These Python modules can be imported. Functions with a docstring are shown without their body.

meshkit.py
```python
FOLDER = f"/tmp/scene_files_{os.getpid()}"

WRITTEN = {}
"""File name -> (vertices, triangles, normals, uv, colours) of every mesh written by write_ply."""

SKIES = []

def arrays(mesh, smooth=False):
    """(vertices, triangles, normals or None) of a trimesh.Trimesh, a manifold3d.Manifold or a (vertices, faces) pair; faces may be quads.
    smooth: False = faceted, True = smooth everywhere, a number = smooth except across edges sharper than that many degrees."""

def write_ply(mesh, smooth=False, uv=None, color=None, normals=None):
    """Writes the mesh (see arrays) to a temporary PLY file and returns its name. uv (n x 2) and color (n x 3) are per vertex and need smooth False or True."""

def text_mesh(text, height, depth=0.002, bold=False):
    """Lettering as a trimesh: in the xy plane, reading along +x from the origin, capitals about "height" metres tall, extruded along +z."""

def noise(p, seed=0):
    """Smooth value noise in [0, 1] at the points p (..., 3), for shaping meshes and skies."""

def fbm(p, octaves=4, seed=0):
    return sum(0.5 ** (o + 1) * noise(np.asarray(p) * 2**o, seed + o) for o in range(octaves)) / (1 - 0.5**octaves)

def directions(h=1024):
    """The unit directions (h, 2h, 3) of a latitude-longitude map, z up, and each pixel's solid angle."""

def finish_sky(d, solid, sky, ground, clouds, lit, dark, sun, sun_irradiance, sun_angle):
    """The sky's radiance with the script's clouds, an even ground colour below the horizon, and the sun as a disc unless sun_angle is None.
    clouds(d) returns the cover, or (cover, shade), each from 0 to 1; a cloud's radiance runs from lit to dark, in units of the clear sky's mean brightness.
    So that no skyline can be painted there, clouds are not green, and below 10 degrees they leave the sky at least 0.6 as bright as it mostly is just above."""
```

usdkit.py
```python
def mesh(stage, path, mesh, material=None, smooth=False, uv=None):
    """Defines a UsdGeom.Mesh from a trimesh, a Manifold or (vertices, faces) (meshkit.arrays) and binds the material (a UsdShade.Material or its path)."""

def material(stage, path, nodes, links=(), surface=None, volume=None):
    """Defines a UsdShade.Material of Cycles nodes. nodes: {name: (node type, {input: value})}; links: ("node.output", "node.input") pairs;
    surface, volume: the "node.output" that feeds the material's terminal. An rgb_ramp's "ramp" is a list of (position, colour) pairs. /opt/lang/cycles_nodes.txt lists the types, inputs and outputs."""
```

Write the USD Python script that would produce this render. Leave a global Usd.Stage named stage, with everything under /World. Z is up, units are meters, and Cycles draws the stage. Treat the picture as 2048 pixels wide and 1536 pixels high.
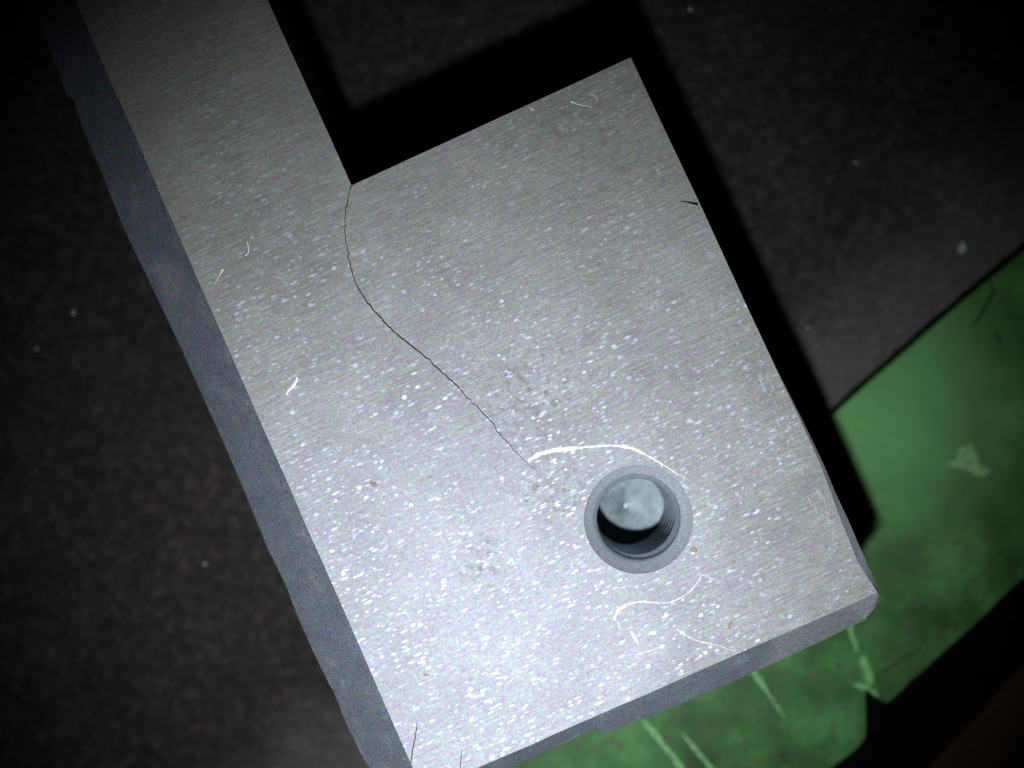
import math, random
import numpy as np
import shapely
from shapely.geometry import Polygon, LineString, Point
import trimesh
import usdkit, meshkit
from pxr import Usd, UsdGeom, UsdLux, UsdShade, Gf, Sdf

random.seed(7)
rng = np.random.default_rng(7)
stage = Usd.Stage.CreateInMemory()
UsdGeom.SetStageUpAxis(stage, "Z")
UsdGeom.SetStageMetersPerUnit(stage, 1.0)
stage.DefinePrim("/World", "Xform")
stage.DefinePrim("/World/Looks", "Scope")

# ---------------------------------------------------------------- camera, light, exposure
U = 5.0e-5                 # metres per measuring step on the top face of the block (0.05 mm)
DIST = 1774.0              # camera height above the top face, in steps (89 mm, a phone held close)
DEEP = 1500.0              # the table top lies this far below the top face
ZTOP = DEEP * U
CX, CY = 1024.0, 768.0

cam = UsdGeom.Camera.Define(stage, "/World/camera")
cam.AddTranslateOp().Set(Gf.Vec3d(0, 0, ZTOP + DIST * U))
cam.CreateHorizontalApertureAttr(36.0)
cam.CreateVerticalApertureAttr(27.0)
cam.CreateFocalLengthAttr(36.0 * DIST / 2048.0)
cam.CreateClippingRangeAttr(Gf.Vec2f(0.005, 20.0))
cam.CreateFStopAttr(14.0)
cam.CreateFocusDistanceAttr(DIST * U - 0.0032)   # focused a little short of the block
cam.CreateExposureAttr(0.0)

LAMP = (1020.0, 1455.0, 1774.0)     # the phone's lamp: beside the lens, same height
AIM = (1020.0, 1180.0)              # where its beam meets the top face
lamp = UsdLux.SphereLight.Define(stage, "/World/phone_lamp")
lamp.CreateRadiusAttr(0.0022)
lamp.CreateNormalizeAttr(True)
lamp.CreateIntensityAttr(0.160)
lamp.CreateColorAttr(Gf.Vec3f(0.93, 0.97, 1.0))
sh = UsdLux.ShapingAPI.Apply(lamp.GetPrim())
sh.CreateShapingConeAngleAttr(38.0)
sh.CreateShapingConeSoftnessAttr(1.0)
lp = np.array([(LAMP[0] - CX) * U, (CY - LAMP[1]) * U, ZTOP + LAMP[2] * U])
ap = np.array([(AIM[0] - CX) * U, (CY - AIM[1]) * U, ZTOP])
zax = (lp - ap) / np.linalg.norm(lp - ap)
xax = np.cross([0, 1, 0], zax); xax /= np.linalg.norm(xax)
yax = np.cross(zax, xax)
M4 = Gf.Matrix4d(*[float(x) for x in (*xax, 0, *yax, 0, *zax, 0, *lp, 1)])
lamp.AddTransformOp().Set(M4)

# ---------------------------------------------------------------- helpers
def seen(px, py, d=0.0):
    """A point of the place at depth d below the block's top face, by where it was measured in the photograph."""
    k = 1 + d / DIST
    return np.array([(px - CX) * k * U, (CY - py) * k * U, ZTOP - d * U])

def flat(px, py, d=0.0):
    """A point at depth d straight below a point of the top face."""
    return np.array([(px - CX) * U, (CY - py) * U, ZTOP - d * U])

names = {}
def prim_path(name, parent=None):
    base = (parent or "/World") + "/" + name
    n = names.get(base, 0); names[base] = n + 1
    return base if n == 0 else f"{base}_{n:03d}"

def tag(prim, label=None, cat=None, group=None, kind=None):
    for k, v in (("label", label), ("category", cat), ("group", group), ("kind", kind)):
        if v:
            prim.SetCustomDataByKey(k, v)
    return prim

class Thing:
    """An Xform at the thing's base; its parts' meshes are given in world points."""
    def __init__(self, name, base, label, cat, group=None, kind=None):
        self.base = np.asarray(base, float)
        self.path = prim_path(name)
        x = UsdGeom.Xform.Define(stage, self.path)
        x.AddTranslateOp().Set(Gf.Vec3d(*map(float, self.base)))
        tag(x.GetPrim(), label, cat, group, kind)
    def part(self, name, v, f, mat, smooth=False, label=None, parent=None):
        p = prim_path(name, parent or self.path)
        m = usdkit.mesh(stage, p, (np.asarray(v, float) - self.base, np.asarray(f, int)), mat, smooth=smooth)
        if label:
            m.GetPrim().SetCustomDataByKey("label", label)
        return p

def solo(name, v, f, mat, label=None, cat=None, group=None, kind=None, smooth=False):
    m = usdkit.mesh(stage, prim_path(name), (np.asarray(v, float), np.asarray(f, int)), mat, smooth=smooth)
    tag(m.GetPrim(), label, cat, group, kind)

def tri2d(poly):
    v, f = trimesh.creation.triangulate_polygon(poly, engine="earcut")
    v, f = np.asarray(v), np.asarray(f)
    a, b, c = (v[f[:, i]] for i in range(3))
    s = (b[:, 0] - a[:, 0]) * (c[:, 1] - a[:, 1]) - (b[:, 1] - a[:, 1]) * (c[:, 0] - a[:, 0])
    f[s < 0] = f[s < 0][:, ::-1]
    return v, f

def slab(outline, z0, z1, edge=0.0):
    """A plate over a world outline (n x 2) from z0 up to z1; edge rounds its upper rim."""
    poly = Polygon(outline).buffer(0)
    poly = shapely.geometry.polygon.orient(poly, 1.0)
    ring = np.array(poly.exterior.coords)[:-1]
    n = len(ring)
    levels = [(0.0, z0), (0.0, z1)] if not edge else [(0.0, z0), (0.0, z1 - edge), (0.3 * edge, z1 - 0.3 * edge), (edge, z1)]
    nx = np.roll(ring, -1, 0) - ring; nx /= np.linalg.norm(nx, axis=1)[:, None]
    nin = np.stack([-nx[:, 1], nx[:, 0]], 1)
    nv = nin + np.roll(nin, 1, 0); nv /= np.maximum((nv * nin).sum(1), 0.4)[:, None]
    V, F = [], []
    for e, z in levels:
        V.append(np.column_stack([ring + nv * e, np.full(n, z)]))
    for l in range(len(levels) - 1):
        for i in range(n):
            j = (i + 1) % n
            a, b, c, d = l * n + i, l * n + j, (l + 1) * n + j, (l + 1) * n + i
            F += [[a, b, c], [a, c, d]]
    tv, tf = tri2d(Polygon(V[-1][:, :2]))
    o = len(levels) * n
    V.append(np.column_stack([tv, np.full(len(tv), z1)])); F += (tf + o).tolist()
    bv, bf = tri2d(Polygon(V[0][:, :2]))
    o += len(tv)
    V.append(np.column_stack([bv, np.full(len(bv), z0)])); F += (bf[:, ::-1] + o).tolist()
    return np.vstack(V), np.array(F)

def wiggle(pts, step=9.0, amp=1.2, seed=0):
    """Resample a polyline and make it uneven."""
    ls = LineString(pts); n = max(2, int(ls.length / step))
    out = np.array([ls.interpolate(t, normalized=True).coords[0] for t in np.linspace(0, 1, n + 1)])
    r = np.random.default_rng(seed)
    out[1:-1] += r.normal(0, amp, (n - 1, 2))
    return out

def smooth_line(pts, n=40):
    from scipy.interpolate import splprep, splev
    p = np.array(pts, float)
    k = min(3, len(p) - 1)
    tck, _ = splprep(p.T, s=0, k=k)
    return np.array(splev(np.linspace(0, 1, n), tck)).T

def ribbon(pts, widths, d, height, lift=0.15, at=flat):
    """A low ridge (a scratch's turned-up burr, a hair) along measured points: triangular section, closed."""
    p = np.asarray(pts, float); n = len(p)
    t = np.gradient(p, axis=0); t /= np.maximum(np.linalg.norm(t, axis=1), 1e-9)[:, None]
    nrm = np.stack([-t[:, 1], t[:, 0]], 1)
    w = np.broadcast_to(widths, n) / 2
    V, F = [], []
    for i in range(n):
        for s, h in ((-1, lift), (0, lift + height), (1, lift)):
            q = p[i] + nrm[i] * s * w[i]
            V.append(at(q[0], q[1], d - h))
    for i in range(n - 1):
        for k in range(3):
            a, b = i * 3 + k, i * 3 + (k + 1) % 3
            F += [[a, b, b + 3], [a, b + 3, a + 3]]
    F += [[0, 1, 2], [3 * n - 3, 3 * n - 1, 3 * n - 2]]
    return np.array(V), np.array(F)

def flake(cx, cy, d, rx, ry, ang, thick, seed, at=seen, n=11):
    """A small irregular chip lying at depth d."""
    r = np.random.default_rng(seed)
    a = np.linspace(0, 2 * np.pi, n, endpoint=False)
    rad = 1 + r.uniform(-0.35, 0.3, n)
    x, y = rx * rad * np.cos(a), ry * rad * np.sin(a)
    c, s = math.cos(ang), math.sin(ang)
    P = np.stack([cx + x * c - y * s, cy + x * s + y * c], 1)
    lo = [at(*q, d - 0.1) for q in P]
    hi = [at(cx + (q[0] - cx) * 0.8, cy + (q[1] - cy) * 0.8, d - thick * r.uniform(0.6, 1.1)) for q in P]
    V = lo + hi + [at(cx, cy, d - thick * 1.1)]
    F = []
    for i in range(n):
        j = (i + 1) % n
        F += [[i, n + i, n + j], [i, n + j, j], [n + i, 2 * n, n + j]]
    return np.array(V), np.array(F)[:, ::-1]

# ---------------------------------------------------------------- materials
TH = math.radians(24.2)       # the block's long direction against the picture's upright
def mat(name, nodes, links, surface="p.BSDF"):
    return usdkit.material(stage, "/World/Looks/" + name, nodes, links, surface=surface)

def mathn(kind, a=None, b=None, clamp=False):
    d = {"math_type": kind, "use_clamp": clamp}
    if a is not None: d["value1"] = a
    if b is not None: d["value2"] = b
    return ("math", d)

def coords():
    """px: place coordinates in measuring steps; st: the same turned to run along the block's edges."""
    return ({"g": ("geometry", {}),
             "px": ("mapping", {"mapping_type": "point", "scale": (1 / U, 1 / U, 1 / U)}),
             "st": ("mapping", {"mapping_type": "point", "rotation": (0, 0, -TH)})},
            [("g.position", "px.vector"), ("px.vector", "st.vector")])

def dots(tag_, cell, rmin, rmax, keep, stretch, N, L):
    """Round glint spots of differing size; adds the node tag_.result, 1 inside a spot."""
    N.update({
        tag_ + "m": ("mapping", {"mapping_type": "point", "scale": (stretch / cell, 1 / cell, 0)}),
        tag_ + "v": ("voronoi_texture", {"dimensions": "2D", "feature": "f1", "scale": 1.0, "randomness": 1.0}),
        tag_ + "c": ("separate_color", {}),
        tag_ + "sq": mathn("multiply"),
        tag_ + "r": ("map_range", {"from_min": 0, "from_max": 1, "to_min": rmin / cell, "to_max": rmax / cell}),
        tag_ + "d": mathn("subtract"),
        tag_ + "e": ("map_range", {"range_type": "smoothstep", "from_min": -1.8 / cell, "from_max": 1.5 / cell, "to_min": 0, "to_max": 1, "clamp": True}),
        tag_ + "k": mathn("greater_than", None, 1 - keep),
        tag_: mathn("multiply"),
        tag_ + "b": ("map_range", {"from_min": 0, "from_max": 1, "to_min": 0.05, "to_max": 0.95}),
        tag_ + "o": mathn("multiply"),
    })
    L.extend([("st.vector", tag_ + "m.vector"), (tag_ + "m.vector", tag_ + "v.vector"), (tag_ + "v.color", tag_ + "c.color"),
              (tag_ + "c.g", tag_ + "sq.value1"), (tag_ + "c.g", tag_ + "sq.value2"), (tag_ + "sq.value", tag_ + "r.value"),
              (tag_ + "r.result", tag_ + "d.value1"), (tag_ + "v.distance", tag_ + "d.value2"), (tag_ + "d.value", tag_ + "e.value"),
              (tag_ + "c.r", tag_ + "k.value1"), (tag_ + "e.result", tag_ + ".value1"), (tag_ + "k.value", tag_ + ".value2"),
              (tag_ + "c.b", tag_ + "b.value"), (tag_ + ".value", tag_ + "o.value1"), (tag_ + "b.result", tag_ + "o.value2")])

def steel_top():
    N, L = coords()
    # grinding lines across the block
    N["bm"] = ("mapping", {"mapping_type": "point", "scale": (1 / 70, 1 / 3.2, 0.01)})
    N["brush"] = ("noise_texture", {"scale": 1.0, "detail": 3.0, "roughness": 0.6})
    L += [("st.vector", "bm.vector"), ("bm.vector", "brush.vector")]
    # grit, with the slight colour play of the bare metal
    N["gm"] = ("mapping", {"mapping_type": "point", "scale": (1 / 5.4, 1 / 5.4, 0.01)})
    N["grit"] = ("noise_texture", {"scale": 1.0, "detail": 2.0, "roughness": 0.7})
    L += [("px.vector", "gm.vector"), ("gm.vector", "grit.vector")]
    N["big"] = ("noise_texture", {"scale": 1 / 170, "detail": 3.0, "roughness": 0.55})
    L += [("st.vector", "big.vector")]
    N["bigr"] = ("rgb_ramp", {"ramp": [(0.3, (0.36, 0.36, 0.36)), (0.7, (0.44, 0.44, 0.44))]})
    L += [("big.fac", "bigr.fac")]
    N["gc"] = ("brightness_contrast", {"contrast": 1.3})
    N["chroma"] = ("mix", {"mix_type": "overlay", "fac": 0.28})
    L += [("grit.color", "gc.color"), ("bigr.color", "chroma.color1"), ("gc.color", "chroma.color2")]
    N["brr"] = ("rgb_ramp", {"ramp": [(0.28, (0.66, 0.66, 0.67)), (0.5, (0.95, 0.95, 0.95)), (0.72, (1.35, 1.35, 1.35))]})
    N["brc"] = ("mix", {"mix_type": "multiply", "fac": 0.65})
    L += [("brush.fac", "brr.fac"), ("chroma.color", "brc.color1"), ("brr.color", "brc.color2")]
    # smudges between the crack's lower end and the hole
    sm = []
    for i, (x, y, r) in enumerate([(1060, 800, 190), (1110, 985, 130), (1180, 270, 230), (960, 1120, 90)]):
        N[f"sv{i}"] = ("vector_math", {"math_type": "distance", "vector2": (x - CX, CY - y, DEEP)})
        N[f"sr{i}"] = ("map_range", {"range_type": "smoothstep", "from_min": r, "from_max": r * 0.15, "to_min": 0, "to_max": 0.5 if i == 2 else 1, "clamp": True})
        L += [("px.vector", f"sv{i}.vector1"), (f"sv{i}.value", f"sr{i}.value")]
        if i:
            N[f"sx{i}"] = mathn("maximum"); L += [((f"sx{i-1}.value" if i > 1 else "sr0.result"), f"sx{i}.value1"), (f"sr{i}.result", f"sx{i}.value2")]
    N["sn"] = ("noise_texture", {"scale": 1 / 19, "detail": 4.0, "roughness": 0.7})
    N["snr"] = ("map_range", {"range_type": "smoothstep", "from_min": 0.44, "from_max": 0.74, "to_min": 0, "to_max": 0.8, "clamp": True})
    N["smk"] = mathn("multiply")
    L += [("px.vector", "sn.vector"), ("sn.fac", "snr.value"), ("snr.result", "smk.value1"), ("sx3.value", "smk.value2")]
    N["stain"] = ("mix", {"mix_type": "mix", "color2": (0.17, 0.158, 0.135)})
    L += [("smk.value", "stain.fac"), ("brc.color", "stain.color1")]
    # burnished spots, their glints painted in as a paler colour
    dots("da", 36, 1.5, 4.2, 0.5, 0.8, N, L)
    dots("db", 16, 0.8, 2.6, 0.55, 0.55, N, L)
    dots("dc", 10, 0.3, 1.9, 0.7, 0.3, N, L)
    N["m1"] = mathn("maximum"); N["m2"] = mathn("maximum")
    L += [("dao.value", "m1.value1"), ("dbo.value", "m1.value2"), ("m1.value", "m2.value1"), ("dco.value", "m2.value2")]
    # spots thin out towards the far corner and the right-hand side
    N["dn"] = ("noise_texture", {"scale": 1 / 120, "detail": 2.0})
    N["dnr"] = ("map_range", {"range_type": "smoothstep", "from_min": 0.3, "from_max": 0.6, "to_min": 0.25, "to_max": 1.0, "clamp": True})
    N["m3"] = mathn("multiply")
    L += [("st.vector", "dn.vector"), ("dn.fac", "dnr.value"), ("m2.value", "m3.value1"), ("dnr.result", "m3.value2")]
    N["spot"] = ("mix", {"mix_type": "mix", "color2": (0.93, 0.96, 0.97)})
    L += [("m3.value", "spot.fac"), ("stain.color", "spot.color1")]
    # rough: follows the grinding lines; the painted glint spots do not change it
    N["rg"] = ("map_range", {"from_min": 0.2, "from_max": 0.8, "to_min": 0.56, "to_max": 0.70})
    L += [("brush.fac", "rg.value")]
    N["mt"] = ("map_range", {"from_min": 0, "from_max": 1, "to_min": 0.36, "to_max": 0.95})
    L += [("m2.value", "mt.value")]
    N["hs"] = mathn("multiply", None, 0.6); N["ha"] = mathn("add"); N["hb"] = mathn("subtract")
    L += [("grit.fac", "hs.value1"), ("brush.fac", "ha.value1"), ("hs.value", "ha.value2"), ("ha.value", "hb.value1"), ("m2.value", "hb.value2")]
    # the lay of the grinding: its facets lean a little towards the far right corner
    N["lay"] = ("vector_math", {"math_type": "dot_product", "vector2": (-0.034, -0.075, 0)})
    N["layb"] = ("bump", {"strength": 1.0, "distance": U})
    N["bump"] = ("bump", {"strength": 0.35, "distance": 1.6e-5})
    L += [("px.vector", "lay.vector1"), ("lay.value", "layb.height"), ("layb.normal", "bump.normal"), ("hb.value", "bump.height")]
    # grey-green diffuse body under a colder metallic sheen
    N["dcol"] = ("mix", {"mix_type": "multiply", "fac": 1.0, "color2": (1.03, 1.06, 0.90)})
    N["gcol"] = ("mix", {"mix_type": "multiply", "fac": 1.0, "color2": (0.97, 1.01, 1.42)})
    N["dif"] = ("diffuse_bsdf", {"roughness": 0.4})
    N["glo"] = ("glossy_bsdf", {"distribution": "multi_ggx"})
    N["p"] = ("mix_closure", {})
    L += [("spot.color", "dcol.color1"), ("spot.color", "gcol.color1"), ("dcol.color", "dif.color"), ("gcol.color", "glo.color"), ("rg.result", "glo.roughness"),
          ("bump.normal", "dif.normal"), ("bump.normal", "glo.normal"), ("mt.result", "p.fac"), ("dif.BSDF", "p.closure1"), ("glo.BSDF", "p.closure2")]
    return usdkit.material(stage, "/World/Looks/ground_steel", N, L, surface="p.closure")

def steel_side():
    N, L = coords()
    N["gr"] = ("noise_texture", {"scale": 1 / 5, "detail": 2.0, "roughness": 0.7})
    N["bg"] = ("noise_texture", {"scale": 1 / 55, "detail": 4.0, "roughness": 0.6})
    L += [("px.vector", "gr.vector"), ("px.vector", "bg.vector")]
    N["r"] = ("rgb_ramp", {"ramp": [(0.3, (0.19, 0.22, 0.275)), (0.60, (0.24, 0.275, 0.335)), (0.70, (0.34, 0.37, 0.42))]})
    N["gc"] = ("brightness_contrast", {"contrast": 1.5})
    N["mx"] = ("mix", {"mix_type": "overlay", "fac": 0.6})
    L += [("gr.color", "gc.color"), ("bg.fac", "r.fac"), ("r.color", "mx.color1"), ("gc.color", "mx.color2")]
    # bare, scuffed length near the sharp corner
    N["sd"] = ("separate_xyz", {})
    N["sm"] = ("map_range", {"range_type": "smoothstep", "from_min": 500, "from_max": 560, "to_min": 0, "to_max": 1, "clamp": True})
    N["sa"] = ("map_range", {"range_type": "smoothstep", "from_min": 0.42, "from_max": 0.6, "to_min": 0.25, "to_max": 1, "clamp": True})
    N["sn"] = ("noise_texture", {"scale": 1 / 7, "detail": 3.0, "roughness": 0.7})
    N["sk"] = mathn("multiply")
    L += [("px.vector", "sn.vector"), ("px.vector", "sd.vector"), ("sd.x", "sm.value"), ("sn.fac", "sa.value"), ("sm.result", "sk.value1"), ("sa.result", "sk.value2")]
    N["bare"] = ("mix", {"mix_type": "mix", "color2": (0.42, 0.45, 0.48)})
    L += [("sk.value", "bare.fac"), ("mx.color", "bare.color1")]
    # two scuffed places on the left-hand slope
    prev = "bare.color"
    for i, (x, y, r, k) in enumerate([(335, 566, 60, 0.75), (590, 1012, 38, 0.9), (268, 420, 34, 0.5)]):
        c = seen(x, y, 50) / U
        N[f"v{i}"] = ("vector_math", {"math_type": "distance", "vector2": tuple(c)})
        N[f"q{i}"] = ("map_range", {"range_type": "smoothstep", "from_min": r, "from_max": r * 0.3, "to_min": 0, "to_max": k, "clamp": True})
        N[f"k{i}"] = mathn("multiply")
        N[f"x{i}"] = ("mix", {"mix_type": "mix", "color2": (0.44, 0.45, 0.48)})
        L += [("px.vector", f"v{i}.vector1"), (f"v{i}.value", f"q{i}.value"), (f"q{i}.result", f"k{i}.value1"), ("sa.result", f"k{i}.value2"), (f"k{i}.value", f"x{i}.fac"), (prev, f"x{i}.color1")]
        prev = f"x{i}.color"
    N["bump"] = ("bump", {"strength": 0.3, "distance": 1.5e-5})
    L += [("gr.fac", "bump.height")]
    N["p"] = ("principled_bsdf", {"metallic": 0.35, "roughness": 0.55})
    L += [(prev, "p.base_color"), ("bump.normal", "p.normal")]
    return mat("scaled_steel", N, L)

def plain(name, col, rough=0.5, metal=0.0, var=0.25, scale=8.0, ior=1.5):
    N, L = coords()
    N["n"] = ("noise_texture", {"scale": 1 / scale, "detail": 3.0, "roughness": 0.6})
    c = np.array(col)
    N["r"] = ("rgb_ramp", {"ramp": [(0.3, tuple(c * (1 - var))), (0.7, tuple(c * (1 + var)))]})
    N["bump"] = ("bump", {"strength": 0.2, "distance": 1.0e-5})
    N["p"] = ("principled_bsdf", {"metallic": metal, "roughness": rough, "ior": ior, "specular_ior_level": 0.5 if name != "black_base" else 0.0})
    L += [("px.vector", "n.vector"), ("n.fac", "r.fac"), ("r.color", "p.base_color"), ("n.fac", "bump.height"), ("bump.normal", "p.normal")]
    return mat(name, N, L)

def iron():
    """Dark brown-black mottled plate, coarse as hide or scale."""
    N, L = coords()
    N["dis"] = ("noise_texture", {"scale": 1 / 60, "detail": 2.0})
    N["dv"] = ("vector_math", {"math_type": "multiply_add", "vector2": (14, 14, 14)})
    L += [("px.vector", "dis.vector"), ("dis.color", "dv.vector1"), ("px.vector", "dv.vector3")]
    N["a"] = ("noise_texture", {"scale": 1 / 30, "detail": 6.0, "roughness": 0.68})
    N["b"] = ("noise_texture", {"scale": 1 / 150, "detail": 3.0, "roughness": 0.6})
    N["c"] = ("noise_texture", {"scale": 1 / 7, "detail": 1.0})
    L += [("dv.vector", "a.vector"), ("px.vector", "b.vector"), ("px.vector", "c.vector")]
    N["ar"] = ("rgb_ramp", {"ramp": [(0.30, (0.0055, 0.0045, 0.0042)), (0.50, (0.0185, 0.0148, 0.0132)), (0.70, (0.050, 0.040, 0.035))]})
    N["br"] = ("rgb_ramp", {"ramp": [(0.3, (0.72, 0.70, 0.70)), (0.7, (1.25, 1.22, 1.2))]})
    N["m"] = ("mix", {"mix_type": "multiply", "fac": 1.0})
    N["o"] = ("mix", {"mix_type": "overlay", "fac": 0.45})
    L += [("a.fac", "ar.fac"), ("b.fac", "br.fac"), ("ar.color", "m.color1"), ("br.color", "m.color2"), ("m.color", "o.color1"), ("c.color", "o.color2")]
    N["wd"] = ("vector_math", {"math_type": "dot_product", "vector2": (0.645, -0.764, 0)})
    N["wn"] = mathn("multiply_add"); N["wn"][1]["value2"] = 220.0
    N["wr"] = ("map_range", {"range_type": "smoothstep", "from_min": 310, "from_max": 680, "to_min": 0, "to_max": 0.8, "clamp": True})
    N["worn"] = ("mix", {"mix_type": "add", "color2": (0.066, 0.064, 0.064)})
    L += [("px.vector", "wd.vector1"), ("b.fac", "wn.value1"), ("wd.value", "wn.value3"), ("wn.value", "wr.value"), ("wr.result", "worn.fac"), ("o.color", "worn.color1")]
    N["bump"] = ("bump", {"strength": 0.8, "distance": 8e-5})
    N["p"] = ("principled_bsdf", {"roughness": 0.75, "specular_ior_level": 0.3})
    L += [("worn.color", "p.base_color"), ("a.fac", "bump.height"), ("bump.normal", "p.normal")]
    return mat("mottled_iron", N, L)

def paint():
    N, L = coords()
    N["a"] = ("noise_texture", {"scale": 1 / 190, "detail": 4.0, "roughness": 0.6})
    N["c"] = ("noise_texture", {"scale": 1 / 9, "detail": 1.0})
    N["s"] = ("noise_texture", {"scale": 1 / 48, "detail": 4.0, "roughness": 0.65})
    L += [("px.vector", "a.vector"), ("px.vector", "c.vector"), ("px.vector", "s.vector")]
    N["ar"] = ("rgb_ramp", {"ramp": [(0.36, (0.024, 0.080, 0.018)), (0.52, (0.050, 0.170, 0.042)), (0.66, (0.092, 0.275, 0.080))]})
    N["sr"] = ("map_range", {"range_type": "smoothstep", "from_min": 0.50, "from_max": 0.72, "to_min": 0, "to_max": 0.75, "clamp": True})
    N["dirt"] = ("mix", {"mix_type": "mix", "color2": (0.06, 0.075, 0.035)})
    N["o"] = ("mix", {"mix_type": "overlay", "fac": 0.3})
    L += [("a.fac", "ar.fac"), ("s.fac", "sr.value"), ("sr.result", "dirt.fac"), ("ar.color", "dirt.color1"), ("dirt.color", "o.color1"), ("c.color", "o.color2")]
    # paler, worn paint beside the dark plate, also carrying lamp brightness in its colour
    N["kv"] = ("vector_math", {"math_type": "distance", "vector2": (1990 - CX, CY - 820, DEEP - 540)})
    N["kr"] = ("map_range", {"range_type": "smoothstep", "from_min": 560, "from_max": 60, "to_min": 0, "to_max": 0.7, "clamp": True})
    N["lit_green"] = ("mix", {"mix_type": "mix", "color2": (0.145, 0.39, 0.13)})
    L += [("px.vector", "kv.vector1"), ("kv.value", "kr.value"), ("kr.result", "lit_green.fac"), ("o.color", "lit_green.color1")]
    N["bump"] = ("bump", {"strength": 0.15, "distance": 3e-5})
    N["p"] = ("principled_bsdf", {"roughness": 0.5})
    L += [("lit_green.color", "p.base_color"), ("s.fac", "bump.height"), ("bump.normal", "p.normal")]
    return mat("green_paint", N, L)

def turned():
    """Bore bottom: tool rings round the drill centre."""
    N, L = coords()
    N["v"] = ("vector_math", {"math_type": "distance", "vector2": (1277 - CX, CY - 1039, DEEP - 185)})
    N["ns"] = ("noise_texture", {"scale": 1 / 20, "detail": 4.0, "roughness": 0.65})
    N["w"] = mathn("multiply_add"); N["w"][1]["value2"] = 5.0
    N["sn"] = mathn("multiply", None, 1.15)
    N["si"] = mathn("sine")
    L += [("px.vector", "v.vector1"), ("px.vector", "ns.vector"), ("ns.fac", "w.value1"), ("v.value", "w.value3"), ("w.value", "sn.value1"), ("sn.value", "si.value1")]
    N["r"] = ("rgb_ramp", {"ramp": [(0.3, (0.042, 0.066, 0.080)), (0.7, (0.122, 0.160, 0.176))]})
    N["rr"] = ("map_range", {"from_min": -1, "from_max": 1, "to_min": 0.3, "to_max": 0.7})
    N["mx"] = mathn("multiply_add"); N["mx"][1]["value2"] = 0.6
    L += [("si.value", "rr.value"), ("rr.result", "mx.value1"), ("ns.fac", "mx.value3")]
    N["sub"] = mathn("subtract", None, 0.22)
    L += [("mx.value", "sub.value1"), ("sub.value", "r.fac")]
    N["bump"] = ("bump", {"strength": 0.10, "distance": 2e-5})
    N["p"] = ("principled_bsdf", {"metallic": 0.6, "roughness": 0.5})
    L += [("r.color", "p.base_color"), ("si.value", "bump.height"), ("bump.normal", "p.normal")]
    return mat("turned_steel", N, L)

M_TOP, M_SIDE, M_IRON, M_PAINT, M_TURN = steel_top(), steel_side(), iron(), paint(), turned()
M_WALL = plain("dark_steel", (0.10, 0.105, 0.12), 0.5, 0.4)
M_BORE = plain("bore_steel", (0.30, 0.35, 0.40), 0.42, 0.5, 0.2, 6)
M_RING = plain("chamfer_steel", (0.42, 0.46, 0.51), 0.6, 0.4, 0.22, 5)
M_CRACK = plain("crack_oxide", (0.085, 0.072, 0.060), 0.8)
M_BRIGHT = plain("bright_steel", (0.96, 0.96, 0.95), 0.55, 0.2, 0.12, 9)
M_BURR = plain("burr_steel", (0.42, 0.39, 0.36), 0.45, 0.6, 0.3, 7)
M_BLACK = plain("black_base", (0.003, 0.0035, 0.0035), 0.95, 0.0, 0.3, 60)
M_WOOD = plain("brown_board", (0.085, 0.045, 0.018), 0.6, 0.0, 0.35, 70)
M_PRIMER = plain("pale_primer", (0.20, 0.44, 0.17), 0.6, 0.0, 0.35, 14)
M_CHIP = plain("pale_chip", (0.30, 0.37, 0.38), 0.5, 0.0, 0.2, 8)
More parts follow.
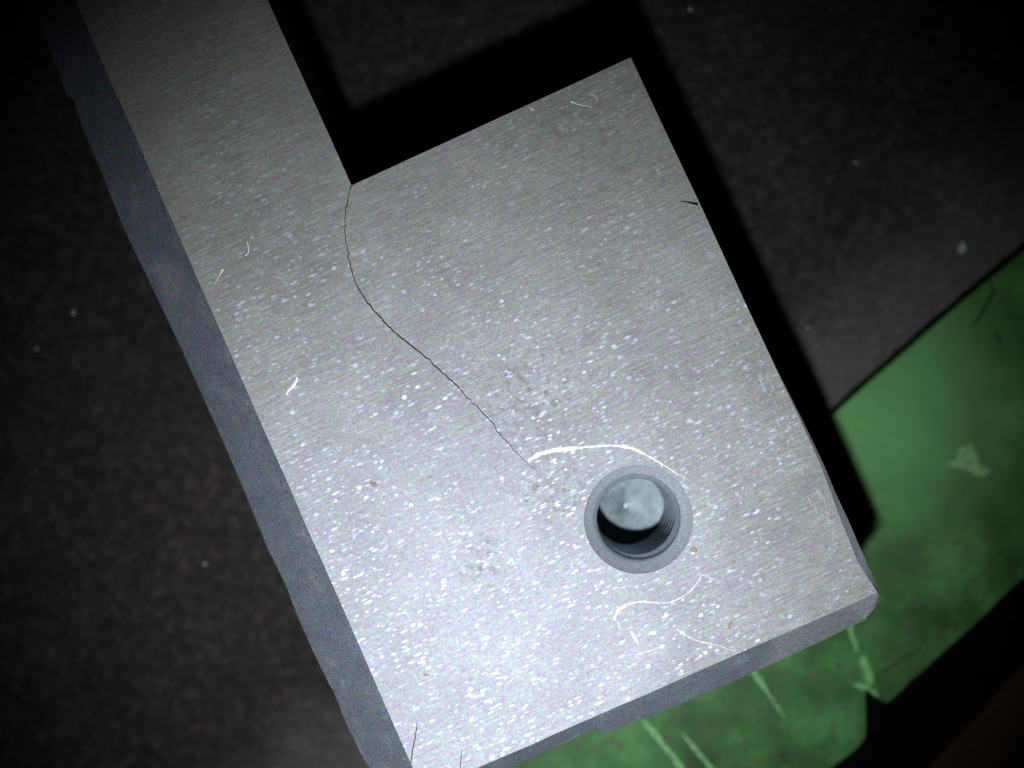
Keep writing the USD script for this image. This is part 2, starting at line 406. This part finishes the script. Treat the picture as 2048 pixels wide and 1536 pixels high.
M_SPECK = plain("grey_speck", (0.17, 0.19, 0.19), 0.6, 0.0, 0.2, 8)
M_RUST = plain("rust", (0.36, 0.25, 0.20), 0.8, 0.0, 0.3, 5)
M_HAIR = plain("dark_fibre", (0.24, 0.23, 0.28), 0.5, 0.0, 0.2, 6)
M_GREENHAIR = plain("dark_green_fibre", (0.025, 0.045, 0.022), 0.6, 0.0, 0.2, 6)

# ---------------------------------------------------------------- setting: table, base, iron plate, green plate
H = 522.0                          # height of the block
D_IRON, D_GREEN, D_BASE, D_TABLE = H, H + 14, H + 250, DEEP
def xy(pts, d, at=seen):
    return np.array([at(px, py, d)[:2] for px, py in pts])

B = 9000 * U
v, f = slab([(-B, -B), (B, -B), (B, B), (-B, B)], -0.02, 0.0)
solo("table_top", v, f, M_WOOD, kind="structure")

pts = [(2700, 640), (2040, 1340), (1862, 1536), (1400, 2060), (-1500, 2300), (-1500, -1500), (2700, -1500)]
v, f = slab(xy(pts, D_BASE), 0.0, ZTOP - D_BASE * U, 6 * U)
solo("base_block", v, f, M_BLACK, "black base under the green painted plate, beside the brown board in the lower right corner", "base")

# edge between the dark plate and the green one
EDGE = [(2600, 12), (2037, 495), (1896, 612), (1678, 803), (1300, 1124), (700, 1640), (400, 1900)]
edge = wiggle(EDGE, 22, 1.1, 3)
iron_pts = [tuple(q) for q in edge] + [(-1300, 1900), (-1300, -1200), (2600, -1200)]
v, f = slab(xy(iron_pts, D_IRON), ZTOP - D_BASE * U, ZTOP - D_IRON * U, 5 * U)
t = Thing("iron_plate", seen(1024, 768, D_BASE), "worn brown-black mottled plate on which the steel block lies", "plate")
t.part("slab", v, f, M_IRON, smooth=35)

gap = np.array([0.645, 0.764]) * 12.0
ge = [tuple(q + gap) for q in wiggle(EDGE, 60, 0.8, 5)]
right = [(2600, 655), (2048, 1160)] + [tuple(q) for q in wiggle([(2040, 1167), (1795, 1392)], 18, 0.9, 8)] + \
        [(1784, 1402), (1775, 1408), (1765, 1405), (1748, 1394), (1736, 1385), (1733, 1390), (1734, 1423), (1735, 1462), (1732, 1478), (1722, 1492), (1706, 1507), (1670, 1534), (1560, 1610), (1100, 1900)]
green_pts = ge + right[::-1]
v, f = slab(xy(green_pts, D_GREEN), ZTOP - D_BASE * U, ZTOP - D_GREEN * U, 7 * U)
t = Thing("green_plate", seen(1700, 1200, D_BASE), "scuffed green painted metal plate with a notched edge, under the corner of the steel block", "plate")
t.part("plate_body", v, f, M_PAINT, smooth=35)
def worn(blobs, label, seed):
    """Paint rubbed through to a paler coat: one thin irregular patch."""
    polys = []
    r = np.random.default_rng(seed)
    for (x, y, rx, ry, a) in blobs:
        th = np.linspace(0, 2 * np.pi, 26, endpoint=False)
        rad = 1 + 0.28 * (meshkit.fbm(np.stack([np.cos(th) * 1.7 + seed, np.sin(th) * 1.7, th * 0 + seed], 1), 3, seed) - 0.5) * 2 + r.normal(0, 0.09, 26)
        px_, py_ = rx * rad * np.cos(th), ry * rad * np.sin(th)
        c, s = math.cos(a), math.sin(a)
        polys.append(Polygon(np.stack([x + px_ * c - py_ * s, y + px_ * s + py_ * c], 1)).buffer(0))
    u = shapely.union_all(polys)
    V, F, o = [], [], 0
    for g in getattr(u, "geoms", [u]):
        a, b = slab(xy(list(g.exterior.coords)[:-1][::-1], D_GREEN), ZTOP - (D_GREEN - 0.2) * U, ZTOP - (D_GREEN - 1.0) * U)
        V.append(a); F.append(b + o); o += len(a)
    t.part("worn_patch", np.vstack(V), np.vstack(F), M_PRIMER, label=label)
worn([(1936, 912, 20, 24, 0.2), (1955, 938, 24, 14, 0.4), (1918, 928, 20, 9, 0.1)], "pale star-like chip in the green paint", 11)
worn([(1728, 1328, 8, 16, -0.3), (1737, 1352, 9, 20, -0.25), (1722, 1372, 18, 6, 0.2), (1748, 1384, 10, 5, 0.7)], "pale rubbed corner at the notch", 12)
def stroke(pts, w, seed):
    c = wiggle(smooth_line(pts, 30), 5, 0.8, seed)
    r = np.random.default_rng(seed)
    ww = np.interp(np.linspace(0, 1, len(c)), np.linspace(0, 1, len(w)), w) * r.uniform(0.7, 1.35, len(c))
    return [(x, y, 5, max(k / 2, 1.0), 0.95) for (x, y), k in zip(c, ww)]
worn(stroke([(1502, 1338), (1518, 1360), (1534, 1382), (1548, 1404), (1566, 1432)], [14, 11, 6, 4, 2], 23), "pale streak below the block", 13)
worn(stroke([(1288, 1444), (1302, 1460), (1322, 1484), (1340, 1506), (1362, 1536)], [8, 13, 8, 12, 14], 24), "pale streak near the lower edge", 14)
worn(stroke([(1366, 1468), (1384, 1490), (1404, 1514), (1436, 1550)], [5, 9, 7, 11], 25), "thinner pale streak near the lower edge", 15)
worn([(1702, 1264, 5, 22, -0.2), (1711, 1290, 4, 14, -0.2)], "faint pale scrape under the block's sharp corner", 16)
for (a, b, w) in [((1758, 1350), (1840, 1296), 5), ((1990, 660), (2004, 690), 6)]:
    V, F = ribbon(wiggle([a, b], 12, 1.0, int(a[0])), w, D_GREEN, 0.5, 0.2, at=seen)
    t.part("dark_score", V, F, M_GREENHAIR)

# ---------------------------------------------------------------- the steel block
DL, DB = 98.0, 80.0                  # depth of the left and lower bevels
left_mid = [(-62, -300), (28, -110), (62, 0), (96, 85), (119, 150), (133, 186), (149, 205), (166, 258), (197, 330), (244, 448), (270, 503), (306, 578), (364, 700), (410, 803), (454, 900), (498, 1004), (536, 1098), (569, 1164), (603, 1250), (640, 1332), (668, 1384), (697, 1457), (739, 1536), (786, 1643)]
bot_mid = [(940, 1575), (1023, 1534), (1070, 1512), (1117, 1492), (1160, 1473), (1193, 1460), (1204, 1468), (1225, 1461), (1248, 1451), (1306, 1431), (1365, 1406), (1450, 1370), (1537, 1331), (1630, 1288), (1715, 1247)]
def foot(q, a, b):
    a, b, q = map(lambda z: np.array(z, float), (a, b, q)); d = (b - a) / np.linalg.norm(b - a)
    return a + d * np.dot(q - a, d)
LA, LB = (150, 0), (826, 1536)
BA, BB = (1752, 1187), (962, 1533)
R3 = np.random.default_rng(21)
rows = []                            # (top point, mid point as measured, mid depth)
for q in left_mid[:-1]:
    rows.append((foot(q, LA, LB) + R3.normal(0, 0.5, 2), q, DL, "L"))
rows.append(((847.5, 1583), left_mid[-1], 90, "L"))
for q in bot_mid:
    rows.append((foot(q, BA, BB) + R3.normal(0, 0.6, 2), q, DB, "B"))
rows += [((1741, 1190.5), (1729, 1240), 42, "B"), ((1752, 1187), (1748, 1217), 24, "B"), ((1755, 1184), (1759, 1190), 12, "R")]
for tq, mq, d in [((1746, 1172), (1756, 1177), 14), ((1732, 1150), (1745, 1150), 14), ((1717, 1128), (1731, 1119), 14), ((1700, 1085), (1717, 1088), 14), ((1682, 1041), (1697, 1041), 14), ((1662, 985), (1671, 986), 11), ((1640, 927), (1648, 930), 8), ((1600, 838), (1604, 838), 6), ((1557, 748), (1558.5, 748), 4),
                  ((1523, 675), (1524, 675), 4), ((1487, 598), (1488, 598), 4), ((1443.5, 503), (1444.5, 503), 4), ((1400, 408), (1401, 408), 4), ((1330, 261), (1331, 261), 4), ((1261, 115), (1262.5, 114), 4)]:
    rows.append((tq, mq, d, "R"))
for tq, mq, d in [((1120, 180), (1120, 179), 4), ((980, 244), (980, 243), 4), ((840, 308), (840, 307), 4), ((703, 371), (703.5, 370), 4),
                  ((660, 274), (661, 274), 4), ((617, 180), (618, 180), 4), ((575, 88), (576, 88), 4), ((535, 0), (536, 0), 4), ((400, -300), (401, -300), 4)]:
    rows.append((tq, mq, d, "N"))
TOP = np.array([flat(*r[0], 0) for r in rows])
MID = np.array([seen(*r[1], r[2]) for r in rows])
BASE = MID.copy(); BASE[:, 2] = ZTOP - (H - 0.3) * U
n = len(rows)

crack_pts = [(704, 368), (697, 388), (692, 412), (690, 445), (691, 478), (696, 508), (703, 540), (713, 568), (724, 590), (738, 608), (760, 634), (785, 661), (812, 683), (840, 705), (862, 724), (892, 752), (915, 772), (938, 798), (958, 818), (978, 838), (993, 858), (1006, 876), (1024, 895), (1044, 915), (1060, 930), (1074, 943)]
def slit(pts, w, seed, amp):
    c = wiggle(pts, 7, amp, seed)
    tn = np.gradient(c, axis=0); tn /= np.linalg.norm(tn, axis=1)[:, None]
    nn = np.stack([-tn[:, 1], tn[:, 0]], 1)
    s = np.linspace(0, 1, len(c))
    r = np.random.default_rng(seed + 1)
    ww = np.interp(s, *w) * r.uniform(0.75, 1.25, len(c)) / 2
    return Polygon(np.vstack([c + nn * ww[:, None], (c - nn * ww[:, None])[::-1]])).buffer(0)
crack = slit(crack_pts, ([0, 0.12, 0.35, 0.6, 0.85, 1], [1.7, 1.5, 2.7, 2.4, 1.5, 0.6]), 31, 0.95)
nick = slit([(1360, 402), (1376, 404), (1396, 408)], ([0, 0.4, 1], [0.8, 3.0, 5.5]), 33, 0.2)
HC, HR = (1277.0, 1038.5), 109.0
NSEG = 96
ang = np.linspace(0, 2 * np.pi, NSEG, endpoint=False)
hole = Polygon(np.stack([HC[0] + HR * np.cos(ang), HC[1] + HR * np.sin(ang)], 1))
outline = Polygon([r[0] for r in rows]).buffer(0)
face = outline.difference(crack).difference(nick).difference(hole)
if face.geom_type != "Polygon":
    face = max(face.geoms, key=lambda g: g.area)

block = Thing("steel_block", flat(1000, 900, H), "ground L-shaped steel block with a drilled hole and a thin crack from its corner", "steel block")
tv, tf = tri2d(face)
tv3 = np.array([flat(q[0], q[1], 0) for q in tv])
block.part("top_face", tv3, tf[:, ::-1], M_TOP)

def strip(a, b, idx):
    V, F = [], []
    for k, i in enumerate(idx):
        V += [a[i], b[i]]
    for k in range(len(idx) - 1):
        F += [[2 * k, 2 * k + 1, 2 * k + 3], [2 * k, 2 * k + 3, 2 * k + 2]]
    return np.array(V), np.array(F)
iL = [i for i in range(n) if rows[i][3] == "L"]
iB = [i for i in range(n) if rows[i][3] == "B"]
iR = [i for i in range(n) if rows[i][3] == "R"]
iN = [i for i in range(n) if rows[i][3] == "N"]
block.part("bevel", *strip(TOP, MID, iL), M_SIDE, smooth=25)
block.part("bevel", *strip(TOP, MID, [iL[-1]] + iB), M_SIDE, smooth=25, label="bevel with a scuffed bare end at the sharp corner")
block.part("bevel", *strip(TOP, MID, [iB[-1]] + iR), M_RING, label="narrow bevel along the right-hand edge")
wv, wf = strip(MID, BASE, list(range(n)) + [0])
nv, nf = strip(TOP, MID, [iR[-1]] + iN + [0])
bv, bf = tri2d(Polygon(BASE[:, :2]).buffer(0))
bv = np.column_stack([bv, np.full(len(bv), BASE[0, 2])])
V = np.vstack([wv, nv, bv]); F = np.vstack([wf, nf + len(wv), bf + len(wv) + len(nv)])
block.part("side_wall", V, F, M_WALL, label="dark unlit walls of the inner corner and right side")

def slit_mesh(poly, depth):
    ring = np.array(shapely.geometry.polygon.orient(poly, 1.0).exterior.coords)[:-1]
    m = len(ring)
    V = [flat(*q, 0.05) for q in ring] + [flat(*q, depth) for q in ring]
    F = []
    for i in range(m):
        j = (i + 1) % m
        F += [[i, j, m + j], [i, m + j, m + i]]
    fv, ff = tri2d(poly)
    V = np.vstack([V, [flat(*q, depth) for q in fv]])
    return V, np.vstack([F, ff + 2 * m])
block.part("crack", *slit_mesh(crack.intersection(outline), 6), M_CRACK, label="long thin curving crack")
block.part("crack", *slit_mesh(nick.intersection(outline), 12), M_CRACK, label="short wedge-shaped crack in the right-hand edge")

# hole: chamfer, threaded bore, drilled bottom
def lathe_ring(prof, segs, wob=None):
    """prof: (radius, depth) list -> open surface round the hole axis; wob(theta, depth, row) may change the radius."""
    V, F = [], []
    th = np.linspace(0, 2 * np.pi, segs, endpoint=False)
    for k, (r, d) in enumerate(prof):
        for a in th:
            rr = r if wob is None else wob(r, d, a)
            V.append(flat(HC[0] + rr * math.cos(a), HC[1] + rr * math.sin(a), d))
    for k in range(len(prof) - 1):
        for i in range(segs):
            j = (i + 1) % segs
            a, b, c, e = k * segs + i, k * segs + j, (k + 1) * segs + j, (k + 1) * segs + i
            F += [[a, b, c], [a, c, e]]
    return np.array(V), np.array(F)
hp = block.part("hole", *lathe_ring([(HR, 0), (108, 2.2), (100.5, 9), (99.9, 9.8), (92, 17), (88.5, 20.5), (88.0, 22)], NSEG), M_RING, smooth=40, label="countersunk rim of the round hole")
PITCH = 25.0
def thread(r, d, a):
    ph = (d / PITCH - a / (2 * np.pi)) % 1.0
    tri = 1 - abs(2 * ph - 1)
    fade = np.clip((d - 22) / 6, 0, 1) * np.clip((185 - d) / 20, 0, 1)
    return r - 10.0 * tri * fade
prof = [(88.0, d) for d in np.linspace(22, 185, 110)]
block.part("thread", *lathe_ring(prof, NSEG, thread), M_BORE, smooth=True, parent=hp)
fl = [(88, 185), (80, 188), (60, 190), (40, 191), (20, 193), (9, 194.5), (0.01, 196)]
block.part("hole_floor", *lathe_ring(fl, NSEG), M_TURN, smooth=30, parent=hp)
block.part("centre_glint", *flake(HC[0] - 1, HC[1] - 2, 193, 6, 10, 0.5, 1.5, 5, at=flat), M_RING, parent=hp)  # pale flake at the drill point, standing in for its glint

# scratches: turned-up bright metal
def scratch(pts, w, seed, label=None, h=1.0, smooth=True, amp=0.6):
    c = smooth_line(pts, 60) if smooth and len(pts) > 2 else np.array(pts, float)
    c = wiggle(c, 6, amp, seed)
    s = np.linspace(0, 1, len(c))
    ww = 0.9 * np.interp(s, np.linspace(0, 1, len(w)), w) * np.random.default_rng(seed).uniform(0.65, 1.3, len(c))
    block.part("scratch", *ribbon(c, ww, 0, h), M_BRIGHT, label=label)
scratch([(1056, 922), (1078, 909), (1100, 902), (1140, 897), (1180, 893), (1225, 891), (1256, 894), (1290, 908), (1320, 926), (1345, 941), (1370, 956)], [6, 9, 8, 5, 5, 7, 4, 3, 3], 41, "bright curved scratch above the hole")
scratch([(1402, 1150), (1396, 1165), (1380, 1182), (1362, 1195), (1345, 1203), (1310, 1205), (1280, 1203), (1258, 1208), (1240, 1218), (1231, 1230), (1229, 1241)], [2.5, 3, 3, 3, 3, 4, 6, 6], 42, "bright S-shaped scratch below the hole")
scratch([(1404, 1149), (1420, 1155), (1445, 1163)], [3, 2.5, 1.5], 43)
scratch([(1353, 1258), (1368, 1268), (1388, 1279), (1420, 1287), (1450, 1295), (1472, 1302)], [3.5, 3, 2.5, 2], 44, "short bright scratch near the lower edge")
scratch([(1262, 1262), (1270, 1276), (1277, 1288)], [5, 6, 3], 45)
scratch([(1236, 1243), (1241, 1258)], [3, 4], 46)
scratch([(1255, 1311), (1290, 1304), (1318, 1295)], [2, 3, 3], 47)
scratch([(494, 483), (497, 494), (497, 506), (490, 511)], [2.5, 2.5, 3, 2], 48, "small hooked bright nick on the left arm", smooth=False, amp=0.3)
scratch([(446, 538), (440, 549), (430, 566)], [4, 2, 1.5], 49, "short bright dash near the left edge", amp=0.3)
scratch([(594, 754), (588, 768), (580, 777), (573, 790)], [4, 6, 6, 4], 50, "thicker bright dash near the left edge", amp=0.5)
scratch([(1142, 203), (1150, 206), (1168, 211), (1185, 214)], [3, 3, 1.5, 1], 51)
scratch([(1178, 187), (1190, 192), (1196, 203)], [1, 1.4, 2], 52)
scratch([(1058, 213), (1064, 219), (1070, 220)], [1.5, 3, 1.5], 53)
for k in range(30):      # grinding marks along the right-hand edge
    s0 = R3.uniform(0, 1); x = 1545 + 125 * s0 - R3.uniform(8, 40); y = 742 + 290 * s0
    l = R3.uniform(6, 26)
    scratch([(x, y), (x + l * 0.41, y + l * 0.91)], [0.5, 1.0, 0.5], 60 + k, smooth=False, h=0.5, amp=0.2)

# bright burr along the foot of the left bevel, in lengths
for k, (a, b, w) in enumerate([((121, 152), (148, 203), 2.6), ((540, 1106), (569, 1164), 2.0), ((575, 1178), (604, 1252), 3.4), ((612, 1268), (640, 1334), 2.6), ((648, 1350), (668, 1386), 4.0), ((676, 1404), (697, 1456), 2.6), ((703, 1470), (742, 1542), 5.0)]):
    c = np.array([[np.interp(t, [0, 1], [a[0], b[0]]), np.interp(t, [0, 1], [a[1], b[1]])] for t in np.linspace(0, 1, 14)])
    lm = np.array(left_mid, float)
    c[:, 0] = np.interp(c[:, 1], lm[:, 1], lm[:, 0]) + 1.0
    ww = w * np.sin(np.linspace(0.2, np.pi - 0.1, 14)) * np.random.default_rng(80 + k).uniform(0.5, 1.2, 14)
    block.part("burr", *ribbon(c, ww, DL, 1.6, 0.3, at=seen), M_BURR)
c = np.array([(1759, 1190), (1754, 1203), (1747, 1217), (1738, 1230), (1728, 1241)], float)
V, F = ribbon(wiggle(c, 5, 0.6, 90), 5.0, 30, 2.0, 0.5, at=seen)
V[:, 2] = ZTOP - np.interp((V[:, 1] / U), sorted([CY - 1241 * 1.0, CY - 1190]), [42, 10]) * U
block.part("burr", V, F, M_BURR, label="pale broken corner")
block.part("crack", *ribbon(wiggle([(1714, 1108), (1722, 1135), (1735, 1153), (1747, 1172)], 6, 0.8, 92), 2.2, 4, 0.8, 0.3, at=seen), M_CRACK, label="hairline at the corner of the right-hand edge")

# ---------------------------------------------------------------- loose small things
def hair(name, pts, w, d, mat_, label, cat, at, h):
    c = wiggle(smooth_line(pts, 40), 5, 0.35, len(pts) + int(pts[0][0]))
    s = np.linspace(0, 1, len(c))
    V, F = ribbon(c, w * (0.55 + 0.45 * np.sin(np.pi * s)), d, h, 0.4, at)
    solo(name, V, F, mat_, label, cat)
hair("hair", [(834, 1446), (831, 1470), (826, 1496), (822, 1520), (819, 1548)], 3.2, 0, M_HAIR, "longer dark hair on the block by the lower left edge of its top", "hair", flat, 2.5)
hair("hair", [(925, 1498), (922, 1518), (920, 1545)], 2.0, 0, M_HAIR, "fainter short hair on the block, right of the longer hair", "hair", flat, 2.0)
hair("fibre", [(1974, 556), (1982, 566), (1987, 580), (1978, 600), (1965, 622), (1955, 640), (1946, 650)], 6.5, D_GREEN, M_GREENHAIR, "dark curved fibre lying on the green plate near the edge of the dark plate", "fibre", seen, 4)

chips = [
    (1925, 497, D_IRON, 7, 13, 0.2, "pale bluish chip on the dark plate near the green plate", M_CHIP, seen),
    (147, 624, D_IRON, 4, 6, 0.3, "tiny pale speck on the dark plate left of the block, highest one there", M_BURR, seen),
    (74, 697, D_IRON, 4, 5, 0.1, "tiny pale speck by the left edge of the photo", M_BURR, seen),
    (410, 1128, D_IRON, 7, 4, 0.2, "greyish speck on the dark plate close to the sloping left side of the block", M_SPECK, seen),
    (1712, 325, D_IRON, 5, 4, 0.1, "small grey speck on the dark plate right of the block", M_SPECK, seen),
    (1380, 18, D_IRON, 5, 5, 0.4, "small speck on the dark plate at the top of the photo", M_BURR, seen),
    (1617, 655, D_IRON, 5, 4, 0.2, "small grey speck beside the block's shadow above the green plate", M_SPECK, seen),
]
for k, (x, y, d, rx, ry, a, lab, m, at) in enumerate(chips):
    solo("chip", *flake(x, y, d, rx, ry, a, 3.0, 100 + k, at), m, lab, "chip")
rusts = [
    (747, 968, 8, 6, 0.4, "orange rust speck on the block near its left edge, level with the hole"),
    (1387, 1099, 7, 6, 0.2, "rust speck touching the hole's lower right rim"),
    (1461, 1249, 3.5, 8, 0.3, "narrow rust speck on the block near its lower right edge"),
    (944, 343, 5, 4, 0.2, "small rust speck on the block below the notch"),
    (853, 1350, 7, 3, 0.1, "faint rust speck low on the block near its bottom corner"),
    (1300, 408, 4, 3, 0.1, "tiny rust speck left of the short crack in the right-hand edge"),
]
for k, (x, y, rx, ry, a, lab) in enumerate(rusts):
    solo("rust_speck", *flake(x, y, 0, rx, ry, a, 1.2, 140 + k, flat), M_RUST, lab, "rust speck")
